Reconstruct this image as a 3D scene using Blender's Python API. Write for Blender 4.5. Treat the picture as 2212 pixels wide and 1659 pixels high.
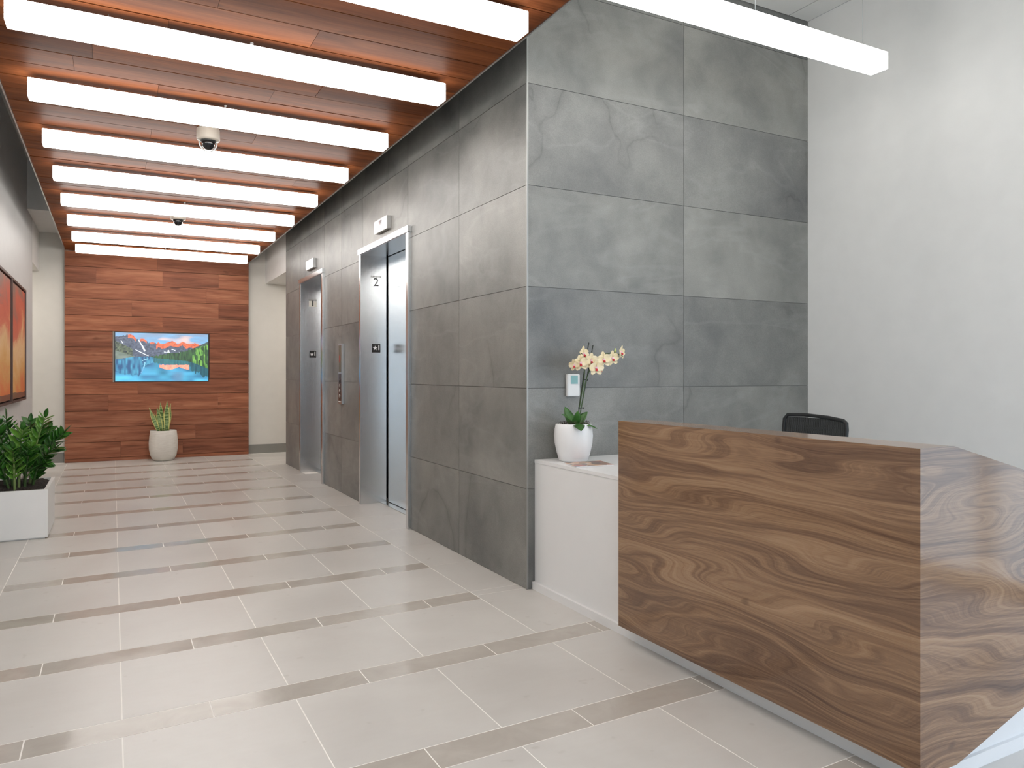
import bpy, bmesh, math, random
import numpy as np
from mathutils import Vector, Matrix, Euler
random.seed(7)
for o in list(bpy.data.objects): bpy.data.objects.remove(o)
scene = bpy.context.scene
COL = scene.collection
R = math.radians

# ------------------------------------------------------------------ camera
cd = bpy.data.cameras.new('camera'); cam = bpy.data.objects.new('camera', cd); COL.objects.link(cam)
cam.location = (0, 0, 1.295); cam.rotation_euler = (R(90), 0, R(-28.082))
cd.sensor_width = 36; cd.lens = 26.293; cd.shift_y = -0.01017; cd.clip_start = .05; cd.clip_end = 300
scene.camera = cam
# ------------------------------------------------------------------ world: bright sky with broken cloud
w = bpy.data.worlds.new('sky'); scene.world = w; w.use_nodes = True
wt = w.node_tree; wt.nodes.clear()
def wn(t, **k):
    n = wt.nodes.new(t)
    for a, b in k.items(): setattr(n, a, b)
    return n
tc = wn('ShaderNodeTexCoord'); sp = wn('ShaderNodeSeparateXYZ'); wt.links.new(tc.outputs['Generated'], sp.inputs[0])
up = wn('ShaderNodeValToRGB'); wt.links.new(sp.outputs[2], up.inputs[0])
e = up.color_ramp.elements
e[0].position = 0.0; e[0].color = (.62, .74, .86, 1); e[1].position = .7; e[1].color = (.24, .44, .75, 1)
no = wn('ShaderNodeTexNoise'); no.inputs['Scale'].default_value = 2.6; no.inputs['Detail'].default_value = 6
wt.links.new(tc.outputs['Generated'], no.inputs['Vector'])
cr = wn('ShaderNodeValToRGB'); cr.color_ramp.elements[0].position = .47; cr.color_ramp.elements[1].position = .62
wt.links.new(no.outputs['Fac'], cr.inputs[0])
mx = wn('ShaderNodeMixRGB'); mx.inputs[2].default_value = (.95, .96, 1, 1)
wt.links.new(cr.outputs[0], mx.inputs[0]); wt.links.new(up.outputs[0], mx.inputs[1])
gr = wn('ShaderNodeMath', operation='GREATER_THAN'); gr.inputs[1].default_value = -.01; wt.links.new(sp.outputs[2], gr.inputs[0])
m2 = wn('ShaderNodeMixRGB'); gd = wn('ShaderNodeValToRGB'); gd.color_ramp.elements[0].position = .0; gd.color_ramp.elements[0].color = (.26, .30, .33, 1)
gd.color_ramp.elements[1].position = 1; gd.color_ramp.elements[1].color = (.55, .72, .88, 1)
ga = wn('ShaderNodeMath', operation='MULTIPLY_ADD'); ga.inputs[1].default_value = 2.6; ga.inputs[2].default_value = 1.0
wt.links.new(sp.outputs[2], ga.inputs[0]); wt.links.new(ga.outputs[0], gd.inputs[0]); wt.links.new(gd.outputs[0], m2.inputs[1])
wt.links.new(gr.outputs[0], m2.inputs[0]); wt.links.new(mx.outputs[0], m2.inputs[2])
bg = wn('ShaderNodeBackground'); bg.inputs[1].default_value = 2.3
wo = wn('ShaderNodeOutputWorld'); wt.links.new(m2.outputs[0], bg.inputs[0]); wt.links.new(bg.outputs[0], wo.inputs[0])
def portal(name, loc, rot, sx, sy):
    l = bpy.data.lights.new(name, 'AREA'); l.shape = 'RECTANGLE'; l.size = sx; l.size_y = sy
    o = bpy.data.objects.new(name, l); COL.objects.link(o); o.location = loc; o.rotation_euler = rot
    l.cycles.is_portal = True
portal('window_light', (1.85, -3.96, 1.6), (R(-90), 0, 0), 5.4, 3.1)
portal('window_light_side', (4.68, -1.2, 1.6), (0, R(90), 0), 3.1, 5.4)
scene.view_settings.view_transform = 'Standard'; scene.view_settings.look = 'None'
scene.view_settings.gamma = 1; scene.view_settings.use_curve_mapping = False
scene.view_settings.exposure = 0.78
LAMP = 5.2

# ------------------------------------------------------------------ helpers
def srgb(r, g, b):
    f = lambda c: (c/255/12.92) if c/255 <= .04045 else ((c/255+.055)/1.055)**2.4
    return (f(r), f(g), f(b), 1)
class NT:
    def __init__(s, name):
        s.m = bpy.data.materials.new(name); s.m.use_nodes = True; s.t = s.m.node_tree
        s.b = s.t.nodes['Principled BSDF']
    def n(s, typ, **k):
        x = s.t.nodes.new('ShaderNode'+typ)
        for a, v in k.items():
            if a.startswith('_'): setattr(x, a[1:], v)
            else:
                x.inputs[a.replace('__', ' ')].default_value = v
        return x
    def l(s, a, b): s.t.links.new(a, b)
    def ramp(s, src, stops, interp='LINEAR'):
        r = s.t.nodes.new('ShaderNodeValToRGB'); s.l(src, r.inputs[0]); r.color_ramp.interpolation = interp
        el = r.color_ramp.elements
        while len(el) < len(stops): el.new(.5)
        for q, (p, c) in zip(el, stops): q.position = p; q.color = c if len(c) == 4 else (*c, 1)
        return r.outputs[0]
    def math(s, op, a, b=None):
        x = s.t.nodes.new('ShaderNodeMath'); x.operation = op
        for i, v in enumerate((a, b)):
            if v is None: continue
            if isinstance(v, (int, float)): x.inputs[i].default_value = v
            else: s.l(v, x.inputs[i])
        return x.outputs[0]
    def mix(s, f, a, b, mode='MIX'):
        x = s.t.nodes.new('ShaderNodeMixRGB'); x.blend_type = mode
        for i, v in enumerate((f, a, b)):
            if isinstance(v, (int, float)): x.inputs[i].default_value = v
            elif isinstance(v, tuple): x.inputs[i].default_value = v
            else: s.l(v, x.inputs[i])
        return x.outputs[0]
    def coords(s, scale=(1, 1, 1), rnd=True, rot=(0, 0, 0), src='Object'):
        t = s.t.nodes.new('ShaderNodeTexCoord'); v = t.outputs[src]
        mp = s.t.nodes.new('ShaderNodeMapping'); mp.inputs['Scale'].default_value = scale; mp.inputs['Rotation'].default_value = rot
        s.l(v, mp.inputs[0]); v = mp.outputs[0]
        if rnd:
            oi = s.t.nodes.new('ShaderNodeObjectInfo'); mu = s.math('MULTIPLY', oi.outputs['Random'], 83.0)
            cb = s.t.nodes.new('ShaderNodeCombineXYZ')
            for i in range(3): s.l(mu, cb.inputs[i])
            ad = s.t.nodes.new('ShaderNodeVectorMath'); s.l(v, ad.inputs[0]); s.l(cb.outputs[0], ad.inputs[1]); v = ad.outputs[0]
        return v
    def noise(s, v, scale, detail=4, rough=.5, dist=0):
        x = s.t.nodes.new('ShaderNodeTexNoise'); s.l(v, x.inputs['Vector'])
        x.inputs['Scale'].default_value = scale; x.inputs['Detail'].default_value = detail
        x.inputs['Roughness'].default_value = rough; x.inputs['Distortion'].default_value = dist
        return x.outputs['Fac']
    def rnd(s):
        return s.t.nodes.new('ShaderNodeObjectInfo').outputs['Random']
    def bump(s, h, strength=.2, dist=.01):
        x = s.t.nodes.new('ShaderNodeBump'); x.inputs['Strength'].default_value = strength; x.inputs['Distance'].default_value = dist
        s.l(h, x.inputs['Height']); s.l(x.outputs[0], s.b.inputs['Normal'])
    def base(s, c):
        if isinstance(c, tuple): s.b.inputs['Base Color'].default_value = c
        else: s.l(c, s.b.inputs['Base Color'])
    def set(s, **k):
        for a, v in k.items():
            s.b.inputs[a.replace('__', ' ')].default_value = v
        return s
M = {}
def plain(name, c, rough=.5, metal=0, noise=0, **k):
    t = NT(name)
    if noise:
        v = t.coords((1, 1, 1)); f = t.noise(v, 6, 5)
        d = tuple(x*(1-noise) for x in c[:3])+(1,); u = tuple(min(1, x*(1+noise)) for x in c[:3])+(1,)
        t.base(t.ramp(f, [(.3, d), (.7, u)]))
    else: t.base(c)
    t.set(Roughness=rough, Metallic=metal, **k); M[name] = t.m; return t.m
plain('white_paint', srgb(230, 229, 226), .55, noise=.02)
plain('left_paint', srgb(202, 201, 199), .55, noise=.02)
plain('ceiling_paint', srgb(218, 218, 215), .7, noise=.02)
plain('cream_paint', srgb(208, 204, 196), .6, noise=.02)
plain('panel_line', srgb(150, 150, 148), .7)
plain('grout', srgb(244, 241, 235), .8, noise=.05)
plain('wall_grout', srgb(128, 126, 122), .8, noise=.05)
plain('dark', (.012, .012, .013, 1), .6)
plain('black_plastic', (.018, .02, .02, 1), .35, noise=.1)
plain('wood_backing', (.02, .012, .008, 1), .9, noise=.2)
plain('aluminium', srgb(200, 200, 198), .3, 1, noise=.03)
plain('white_laminate', srgb(230, 230, 229), .32, noise=.01)
plain('white_ceramic', srgb(236, 236, 236), .3, noise=.01)
plain('white_plastic', srgb(232, 232, 230), .35, noise=.01)
plain('camera_shell', srgb(190, 182, 170), .45, noise=.03)
plain('baseboard_grey', srgb(128, 126, 120), .55, noise=.04)
plain('glass_lcd', srgb(130, 180, 178), .25, noise=.05)
plain('white_letter', srgb(235, 235, 235), .5)
plain('black_letter', (.015, .015, .015, 1), .4)
plain('wire', srgb(190, 190, 188), .4, .6)
plain('stake', srgb(30, 38, 30), .4)
plain('stem_green', srgb(60, 84, 44), .45, noise=.2)
plain('stem_pale', srgb(120, 140, 84), .45, noise=.2)
plain('lip', srgb(190, 40, 50), .45, noise=.3)
plain('column', srgb(236, 190, 208), .45, noise=.1)
plain('chair_black', (.015, .016, .016, 1), .5, noise=.15)
plain('frame_wood', srgb(74, 52, 44), .45, noise=.2)
plain('red_display', (.3, .03, .02, 1), .3)
plain('bracket', srgb(150, 146, 136), .5, .3)
plain('edge_metal', srgb(158, 158, 154), .5, .7)
plain('bud', srgb(190, 200, 130), .45, noise=.1)
# glass
t = NT('window_glass'); t.set(Roughness=0, Alpha=.12); t.base((.9, .95, .95, 1)); M['glass'] = t.m
# lamp diffuser
t = NT('lamp'); t.base((.9, .9, .88, 1)); t.set(Emission__Strength=LAMP); t.b.inputs['Emission Color'].default_value = (1, .975, .935, 1); M['lamp'] = t.m
# stone wall tile
def stone(name, lo, hi, rough):
    t = NT(name); v = t.coords((1, 1, 1))
    big = t.noise(v, 1.1, 3, .5, .6); mid = t.noise(v, 5, 6, .62, .3); fine = t.noise(v, 240, 2, .6)
    c = t.ramp(t.math('ADD', t.math('MULTIPLY', big, .65), t.math('MULTIPLY', mid, .35)), [(.33, lo), (.68, hi)])
    c = t.mix(.3, c, t.ramp(fine, [(.35, (.25, .25, .25, 1)), (.65, (.75, .75, .75, 1))]), 'SOFT_LIGHT')
    # crack-like veins: thin contours of a warped low noise, only in places
    v2 = t.coords((1.0, 1.0, .75), rot=(.35, .5, .2)); a = t.noise(v2, .9, 5, .45, .35)
    vein = t.ramp(t.math('ABSOLUTE', t.math('SUBTRACT', a, .5)), [(0, (.55, .55, .55, 1)), (.006, (.8, .8, .8, 1)), (.05, (1, 1, 1, 1))])
    mask = t.ramp(t.noise(v, .8, 1), [(.48, (0, 0, 0, 1)), (.58, (.75, .75, .75, 1))])
    c = t.mix(mask, c, t.mix(1.0, c, vein, 'MULTIPLY'))
    v3 = t.coords((.6, .6, 1.5), rot=(.4, .75, .4)); s = t.noise(v3, 1.6, 4, .5, .5)
    pale = t.ramp(t.math('ABSOLUTE', t.math('SUBTRACT', s, .54)), [(0, (1, 1, 1, 1)), (.035, (0, 0, 0, 1))])
    c = t.mix(t.math('MULTIPLY', pale, .055), c, (.6, .6, .58, 1))
    rr = t.rnd(); c = t.mix(1.0, c, t.ramp(rr, [(0, (.88, .88, .89, 1)), (1, (1.08, 1.07, 1.06, 1))]), 'MULTIPLY')
    t.base(c); t.set(Roughness=rough); t.bump(t.math('ADD', mid, t.math('MULTIPLY', fine, .15)), .25, .004)
    M[name] = t.m
stone('stone', srgb(99, 100, 98), srgb(142, 141, 136), .42)
# floor tiles
t = NT('floor_tile'); v = t.coords((1, 1, 1)); a = t.noise(v, 2.2, 4, .5, .8); f = t.noise(t.coords((1, 5, 1)), 9, 4)
c = t.ramp(a, [(.3, srgb(194, 190, 184)), (.7, srgb(203, 200, 194))]); c = t.mix(.05, c, t.ramp(f, [(.3, (.6, .58, .55, 1)), (.7, (.8, .8, .8, 1))]))
spots = t.ramp(t.noise(v, 16, 1), [(.72, (0, 0, 0, 1)), (.78, (1, 1, 1, 1))]); c = t.mix(t.math('MULTIPLY', spots, .25), c, srgb(165, 158, 148))
c = t.mix(1.0, c, t.ramp(t.rnd(), [(0, (.97, .97, .97, 1)), (1, (1.02, 1.02, 1.02, 1))]), 'MULTIPLY')
t.base(c); t.set(Roughness=.33); t.l(t.ramp(a, [(.3, (.3, .3, .3, 1)), (.7, (.4, .4, .4, 1))]), t.b.inputs['Roughness']); M['floor_tile'] = t.m
t = NT('polished_strip'); v = t.coords((1, 1, 1)); a = t.noise(v, 5, 5, .6, .8)
c = t.ramp(a, [(.3, srgb(172, 165, 156)), (.7, srgb(185, 179, 170))])
t.base(c); t.set(Roughness=.05); t.l(t.ramp(t.noise(v, 7, 3), [(.35, (.09, .09, .09, 1)), (.75, (.2, .2, .2, 1))]), t.b.inputs['Roughness'])
t.set(IOR=1.33); M['strip'] = t.m
# planks (grain along local X)
def plank(name, dark, mid, light, rough, ax):
    sc = {'y': (1.1, 11, 11), 'z': (1.1, 11, 11)}[ax]
    t = NT(name); v = t.coords(sc)
    a = t.noise(v, 1.0, 5, .6, .5); b = t.noise(t.coords((3, 90, 90)), 1, 3, .6)
    rings = t.math('SINE', t.math('MULTIPLY', t.noise(t.coords((.8, 6, 6)), .8, 2, .4, .3), 42.0))
    c = t.ramp(a, [(.28, dark), (.5, mid), (.72, light)])
    c = t.mix(.28, c, t.ramp(b, [(.3, dark), (.7, light)]))
    c = t.mix(t.math('MULTIPLY', t.math('ADD', rings, 1.0), .09), c, dark)
    kn = t.ramp(t.noise(t.coords((3.2, 9, 9)), 1, 1.5), [(.70, (0, 0, 0, 1)), (.80, (1, 1, 1, 1))])
    c = t.mix(t.math('MULTIPLY', kn, .55), c, tuple(x*.45 for x in dark[:3])+(1,))
    c = t.mix(1.0, c, t.ramp(t.rnd(), [(0, (.74, .72, .74, 1)), (.5, (1, 1, 1, 1)), (1, (1.18, 1.15, 1.1, 1))]), 'MULTIPLY')
    t.base(c); t.set(Roughness=rough); t.b.inputs['Specular IOR Level'].default_value = .12 if ax == 'z' else .03; t.bump(b, .12, .002); M[name] = t.m
plank('wall_plank', srgb(98, 60, 46), srgb(152, 95, 71), srgb(184, 126, 96), .5, 'z')
plank('ceiling_plank', srgb(76, 42, 24), srgb(114, 64, 36), srgb(140, 84, 50), .5, 'y')
# walnut laminate: contour lines of stretched noise make the cathedral figure
def walnut(name):
    t = NT(name); g_ = t.t.nodes.new('ShaderNodeNewGeometry'); sx = t.t.nodes.new('ShaderNodeSeparateXYZ'); t.l(g_.outputs['Position'], sx.inputs[0])
    def V(sc, z=None, off=(0, 0, 0)):
        if z is not None:
            cb = t.t.nodes.new('ShaderNodeCombineXYZ'); t.l(sx.outputs[0], cb.inputs[0]); t.l(sx.outputs[1], cb.inputs[1]); t.l(z, cb.inputs[2]); src = cb.outputs[0]
        else: src = g_.outputs['Position']
        mp = t.t.nodes.new('ShaderNodeMapping'); mp.inputs['Scale'].default_value = sc; mp.inputs['Location'].default_value = off; t.l(src, mp.inputs[0]); return mp.outputs[0]
    a = t.math('SUBTRACT', t.noise(V((1.25, 1.25, 6.6)), 1.0, 1.0, .3, 0), .5); b = t.math('SUBTRACT', t.noise(V((3.2, 3.2, 13), off=(3, 7, 1)), 1.0, 1.5, .4, 0), .5)
    f = t.math('ADD', sx.outputs[2], t.math('ADD', t.math('MULTIPLY', a, .42), t.math('MULTIPLY', b, .035)))
    big = t.noise(V((.7, .7, 16), f), 1, 3, .6); lines = t.noise(V((1.0, 1.0, 74), f), 1, 4, .66); fine = t.noise(V((9, 9, 420), f), 1, 2, .5)
    tot = t.math('ADD', t.math('MULTIPLY', big, .42), t.math('ADD', t.math('MULTIPLY', lines, .34), t.math('ADD', t.math('MULTIPLY', fine, .10), t.math('MULTIPLY', t.noise(V((2, 2, 190)), 1.5, 4, .6), .16))))
    c = t.ramp(tot, [(.36, srgb(84, 60, 44)), (.46, srgb(117, 88, 66)), (.54, srgb(146, 114, 86)), (.66, srgb(172, 139, 107))])
    kn = t.ramp(t.noise(V((5, 5, 11)), 1.0, 1.2), [(.735, (0, 0, 0, 1)), (.79, (1, 1, 1, 1))]); c = t.mix(t.math('MULTIPLY', kn, .7), c, srgb(62, 43, 33))
    t.base(c); t.set(Roughness=.11, IOR=1.6); t.bump(lines, .03, .001); M[name] = t.m
walnut('walnut')
# brushed steel
t = NT('steel'); f = t.noise(t.coords((400, 400, 2)), 1, 2)
t.base(srgb(215, 217, 218)); t.set(Metallic=1, Roughness=.2); t.l(t.ramp(f, [(.2, (.17, .17, .17, 1)), (.8, (.27, .27, .27, 1))]), t.b.inputs['Roughness']); M['steel'] = t.m
# soil
t = NT('soil'); f = t.noise(t.coords((1, 1, 1)), 60, 5, .7); t.base(t.ramp(f, [(.3, (.008, .006, .005, 1)), (.7, (.06, .045, .035, 1))])); t.set(Roughness=.95); t.bump(f, .8, .02); M['soil'] = t.m
t = NT('moss'); f = t.noise(t.coords((1, 1, 1)), 90, 5, .7); t.base(t.ramp(f, [(.3, (.02, .015, .012, 1)), (.7, (.16, .13, .09, 1))])); t.set(Roughness=.95); t.bump(f, .8, .01); M['moss'] = t.m
# leaves
def leafm(name, a, b, rough=.3):
    t = NT(name); f = t.noise(t.coords((1, 1, 1)), 18, 3)
    c = t.ramp(f, [(.3, a), (.7, b)]); c = t.mix(1.0, c, t.ramp(t.rnd(), [(0, (.75, .8, .7, 1)), (1, (1.25, 1.2, 1.2, 1))]), 'MULTIPLY')
    t.base(c); t.set(Roughness=rough); M[name] = t.m
leafm('leaf_dark', srgb(26, 66, 22), srgb(62, 116, 42), .2)
leafm('leaf_bright', srgb(70, 122, 40), srgb(110, 158, 62), .3)
leafm('orchid_leaf', srgb(36, 78, 30), srgb(74, 122, 54), .3)
t = NT('petal'); f = t.noise(t.coords((1, 1, 1)), 40, 3); t.base(t.ramp(f, [(.3, srgb(236, 216, 168)), (.7, srgb(246, 232, 200))])); t.set(Roughness=.5); t.b.inputs['Subsurface Weight'].default_value = 0; M['petal'] = t.m
# textured planter plaster
t = NT('plaster'); f = t.noise(t.coords((2, 2, 30)), 4, 5, .7); t.base(t.ramp(f, [(.3, srgb(206, 200, 190)), (.7, srgb(228, 224, 216))])); t.set(Roughness=.75); t.bump(f, .5, .006); M['plaster'] = t.m
plain('planter_white', srgb(226, 226, 224), .45, noise=.015)
# attribute-coloured prints / screen
def attr_mat(name, emit=0, rough=.5):
    t = NT(name); a = t.t.nodes.new('ShaderNodeAttribute'); a.attribute_name = 'Col'
    if emit:
        t.base((.01, .01, .01, 1)); t.l(a.outputs['Color'], t.b.inputs['Emission Color']); t.set(Emission__Strength=emit)
    else: t.base(a.outputs['Color'])
    t.set(Roughness=rough); M[name] = t.m
attr_mat('screen_print', .95, .25); attr_mat('cover_print', 0, .35)
# snake plant leaf: green centre with banding, yellow edge (attribute u = distance to the edge)
t = NT('snake_leaf'); a = t.t.nodes.new('ShaderNodeAttribute'); a.attribute_name = 'Col'; f = t.noise(t.coords((8, 8, 40)), 1.6, 3)
g = t.ramp(f, [(.4, srgb(78, 112, 56)), (.6, srgb(160, 182, 124))]); t.base(t.mix(t.ramp(a.outputs['Color'], [(.62, (0, 0, 0, 1)), (.7, (1, 1, 1, 1))]), g, srgb(232, 224, 140))); t.set(Roughness=.35); M['snake_leaf'] = t.m
# abstract canvas: warm swirl, dark foot
t = NT('canvas'); tcn = t.t.nodes.new('ShaderNodeTexCoord'); sx = t.t.nodes.new('ShaderNodeSeparateXYZ'); t.l(tcn.outputs['Object'], sx.inputs[0])
v = t.coords((1, .8, 1.9), rnd=True, rot=(-.62, 0, 0)); n = t.noise(v, 1.2, 8, .66, .9)
h = t.math('ADD', t.math('ADD', t.math('MULTIPLY', sx.outputs[2], -.55), .18), t.math('MULTIPLY', n, .72))
h = t.math('ADD', h, t.math('MULTIPLY', sx.outputs[1], .10))
c = t.ramp(h, [(.02, srgb(92, 72, 66)), (.22, srgb(140, 100, 84)), (.36, srgb(196, 84, 56)), (.48, srgb(206, 104, 70)), (.60, srgb(228, 186, 132)), (.72, srgb(216, 160, 84)), (.86, srgb(216, 116, 52))])
lowb = t.ramp(sx.outputs[2], [(.0, (0, 0, 0, 1)), (1, (0, 0, 0, 1))])
foot = t.math('LESS_THAN', t.math('ADD', sx.outputs[2], t.math('MULTIPLY', n, .06)), -.50)
c = t.mix(t.math('MULTIPLY', foot, .8), c, srgb(80, 52, 40)); t.base(c); t.set(Roughness=.5); M['canvas'] = t.m

def wloc(o):
    p = Vector(o.location)
    if o.parent: p = p + wloc(o.parent)
    return p
def tag(o, label=None, cat=None, group=None, kind=None):
    if label: o['label'] = label
    if cat: o['category'] = cat
    if group: o['group'] = group
    if kind: o['kind'] = kind
    return o
def thing(name, label, cat, loc, group=None, kind=None):
    o = bpy.data.objects.new(name, None); COL.objects.link(o); o.location = loc; o.empty_display_size = .05
    return tag(o, label, cat, group, kind)
def link(name, me, mat, parent=None, loc=(0, 0, 0), rot=None):
    """loc is given in world metres; parents here never rotate or scale"""
    o = bpy.data.objects.new(name, me); COL.objects.link(o)
    if mat and not me.materials: me.materials.append(M[mat])
    p = Vector(loc)
    if parent: o.parent = parent; p = p - wloc(parent)
    o.location = p
    if rot: o.rotation_euler = rot
    return o
def bm_mesh(bm, name, smooth=False):
    me = bpy.data.meshes.new(name); bm.to_mesh(me); bm.free()
    if smooth:
        for p in me.polygons: p.use_smooth = True
    return me
def add_box(bm, x0, x1, y0, y1, z0, z1):
    vs = [bm.verts.new((x, y, z)) for x in (x0, x1) for y in (y0, y1) for z in (z0, z1)]
    for f in ((0, 1, 3, 2), (4, 6, 7, 5), (0, 4, 5, 1), (2, 3, 7, 6), (0, 2, 6, 4), (1, 5, 7, 3)):
        bm.faces.new([vs[i] for i in f])
    return vs
def box(name, x0, x1, y0, y1, z0, z1, mat, parent=None, bev=0, rot=None):
    cx, cy, cz = (x0+x1)/2, (y0+y1)/2, (z0+z1)/2
    bm = bmesh.new(); add_box(bm, x0-cx, x1-cx, y0-cy, y1-cy, z0-cz, z1-cz)
    if bev: bmesh.ops.bevel(bm, geom=bm.edges[:], offset=bev, segments=2, affect='EDGES')
    bmesh.ops.recalc_face_normals(bm, faces=bm.faces[:])
    return link(name, bm_mesh(bm, name), mat, parent, (cx, cy, cz), rot)
def prism(name, pts, axis, a0, a1, mat, parent=None, bev=0):
    """pts polygon in the two other axes (in x,y,z order), extruded along axis a0..a1"""
    bm = bmesh.new()
    def P(p, a):
        return {'x': (a, p[0], p[1]), 'y': (p[0], a, p[1]), 'z': (p[0], p[1], a)}[axis]
    allp = [Vector(P(p, a)) for p in pts for a in (a0, a1)]
    c = sum(allp, Vector())/len(allp)
    lo = [bm.verts.new(Vector(P(p, a0))-c) for p in pts]; hi = [bm.verts.new(Vector(P(p, a1))-c) for p in pts]
    bm.faces.new(lo); bm.faces.new(hi[::-1])
    for i in range(len(pts)):
        j = (i+1) % len(pts); bm.faces.new((lo[i], hi[i], hi[j], lo[j]))
    if bev: bmesh.ops.bevel(bm, geom=bm.edges[:], offset=bev, segments=2, affect='EDGES')
    bmesh.ops.recalc_face_normals(bm, faces=bm.faces[:])
    return link(name, bm_mesh(bm, name), mat, parent, c)
def lathe_mesh(prof, n=40, name='lathe'):
    bm = bmesh.new(); rings = []
    for r, z in prof:
        if r < 1e-5: rings.append([bm.verts.new((0, 0, z))]); continue
        rings.append([bm.verts.new((r*math.cos(2*math.pi*i/n), r*math.sin(2*math.pi*i/n), z)) for i in range(n)])
    for a, b in zip(rings, rings[1:]):
        for i in range(n):
            j = (i+1) % n
            if len(a) == 1 and len(b) == 1: continue
            if len(a) == 1: bm.faces.new((a[0], b[i], b[j]))
            elif len(b) == 1: bm.faces.new((a[i], a[j], b[0]))
            else: bm.faces.new((a[i], a[j], b[j], b[i]))
    bmesh.ops.recalc_face_normals(bm, faces=bm.faces[:])
    return bm_mesh(bm, name, True)
def tube_bm(bm, pts, rad, n=8):
    pts = [Vector(p) for p in pts]; rr = rad if isinstance(rad, (list, tuple)) else [rad]*len(pts)
    rings = []
    for i, p in enumerate(pts):
        d = (pts[min(i+1, len(pts)-1)]-pts[max(i-1, 0)]).normalized()
        u = d.orthogonal().normalized() if i == 0 else (u - d*u.dot(d)).normalized()
        v = d.cross(u)
        rings.append([bm.verts.new(p+(u*math.cos(2*math.pi*k/n)+v*math.sin(2*math.pi*k/n))*rr[i]) for k in range(n)])
    for a, b in zip(rings, rings[1:]):
        for k in range(n): bm.faces.new((a[k], a[(k+1) % n], b[(k+1) % n], b[k]))
    bm.faces.new(rings[0][::-1]); bm.faces.new(rings[-1])
def tube(name, pts, rad, mat, parent=None, n=8):
    o = Vector(pts[0]); bm = bmesh.new(); tube_bm(bm, [Vector(p)-o for p in pts], rad, n)
    return link(name, bm_mesh(bm, name, True), mat, parent, o)
def text_mesh(s, size, depth=.0008, align='CENTER', fat=0):
    cu = bpy.data.curves.new('txt', 'FONT'); cu.body = s; cu.size = size; cu.extrude = depth; cu.align_x = align; cu.align_y = 'CENTER'; cu.resolution_u = 3; cu.offset = fat
    o = bpy.data.objects.new('txt', cu); COL.objects.link(o); dg = bpy.context.evaluated_depsgraph_get()
    me = bpy.data.meshes.new_from_object(o.evaluated_get(dg)); bpy.data.objects.remove(o); bpy.data.curves.remove(cu); me.materials.clear(); return me

# ------------------------------------------------------------------ constants (metres)
XW = 2.19          # face of the corridor tiles
XL = -.935         # left wall
YF = 3.914         # face of the reception tile wall
XR = 4.61          # right wall
YB = 12.66         # back wall
ZC = 3.94          # high ceiling
ZW = 3.08          # wood ceiling underside
YN = -4.0          # window wall behind the camera

# ------------------------------------------------------------------ floor
floor = box('floor', -4.2, 4.9, -4.3, 12.9, -.06, -.0007, 'grout'); tag(floor, 'pale grout bed under the beige floor tiles', kind='structure')
mids = {-6: -1.54, -5: -.77, -4: 0.0, -3: .78, -2: 1.55, -1: 2.315, 0: 3.065, 1: 3.857, 2: 4.636, 3: 5.42, 4: 6.2, 5: 7.0, 6: 7.85, 7: 8.70, 8: 9.48, 9: 10.21, 10: 10.93, 11: 11.7}
sl = lambda m: .026 if m < 0 else .046
HW = .0775; G = .0024
def tile4(name, xa, xb, ya, yb, yc, yd, mat):
    """quad tile: (xa,ya)-(xb,yb) near edge, (xb,yc)-(xa,yd) far edge"""
    cx, cy = (xa+xb)/2, (ya+yb+yc+yd)/4; bm = bmesh.new()
    P = [(xa+G-cx, ya+G-cy), (xb-G-cx, yb+G-cy), (xb-G-cx, yc-G-cy), (xa+G-cx, yd-G-cy)]
    lo = [bm.verts.new((x, y, -.008)) for x, y in P]; hi = [bm.verts.new((x, y, 0)) for x, y in P]
    bm.faces.new(hi); bm.faces.new(lo[::-1])
    for i in range(4): bm.faces.new((lo[i], lo[(i+1) % 4], hi[(i+1) % 4], hi[i]))
    return link(name, bm_mesh(bm, name), mat, floor, (cx, cy, 0))
PX = .6126; X0 = .03
def ylow(m, x): return mids[m] - HW + (x+.27)*sl(m)
def yhigh(m, x): return mids[m] + HW + (x+.27)*sl(m)
for m in sorted(mids):
    near = mids[m] < 3.6
    xs = [X0+PX*k for k in range(-1, 4)]
    if near: xs += [X0+PX*k for k in range(4, 8)]
    if near: xs[-1] = XR
    # strip tiles, half-bond
    xj = [xs[0]] + [X0+PX*(k+.5) for k in range(-1, 8) if xs[0] < X0+PX*(k+.5) < xs[-1]-.02] + [xs[-1]]
    for a, b in zip(xj, xj[1:]):
        if m == 0 and a > 2.5: continue
        tile4('strip_tile', a, b, ylow(m, a), ylow(m, b), yhigh(m, b), yhigh(m, a), 'strip')
    # large tiles beyond the strip
    for a, b in zip(xs, xs[1:]):
        if m == 11: f = lambda x: 12.6
        else: f = lambda x: ylow(m+1, x)
        fa, fb = f(a), f(b)
        if m == 0 and a > 1.8: fa = fb = 3.95
        tile4('floor_tile', a, b, yhigh(m, a), yhigh(m, b), fb, fa, 'floor_tile')
    # left border
    if m >= -6:
        fy = 12.6 if m == 11 else yhigh(m+1, -.58)
        tile4('floor_tile', XL, xs[0], yhigh(m, -.6), yhigh(m, -.6), fy, fy, 'floor_tile')
bj = [3.857+.18, 4.70, 5.32, 5.95, 6.58, 7.24, 7.88, 8.5, 9.13, 9.75, 10.38, 11.0]
prev = 3.16+.42
for a, b in zip([3.9505]+bj[0:], bj):
    if b-a < .05: continue
    wide = (5.9 < a and b < 7.3) or (8.45 < a and b < 10.0)
    tile4('floor_tile', X0+PX*3, XW+(.30 if wide else .0), a, a, b, b, 'floor_tile')
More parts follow.
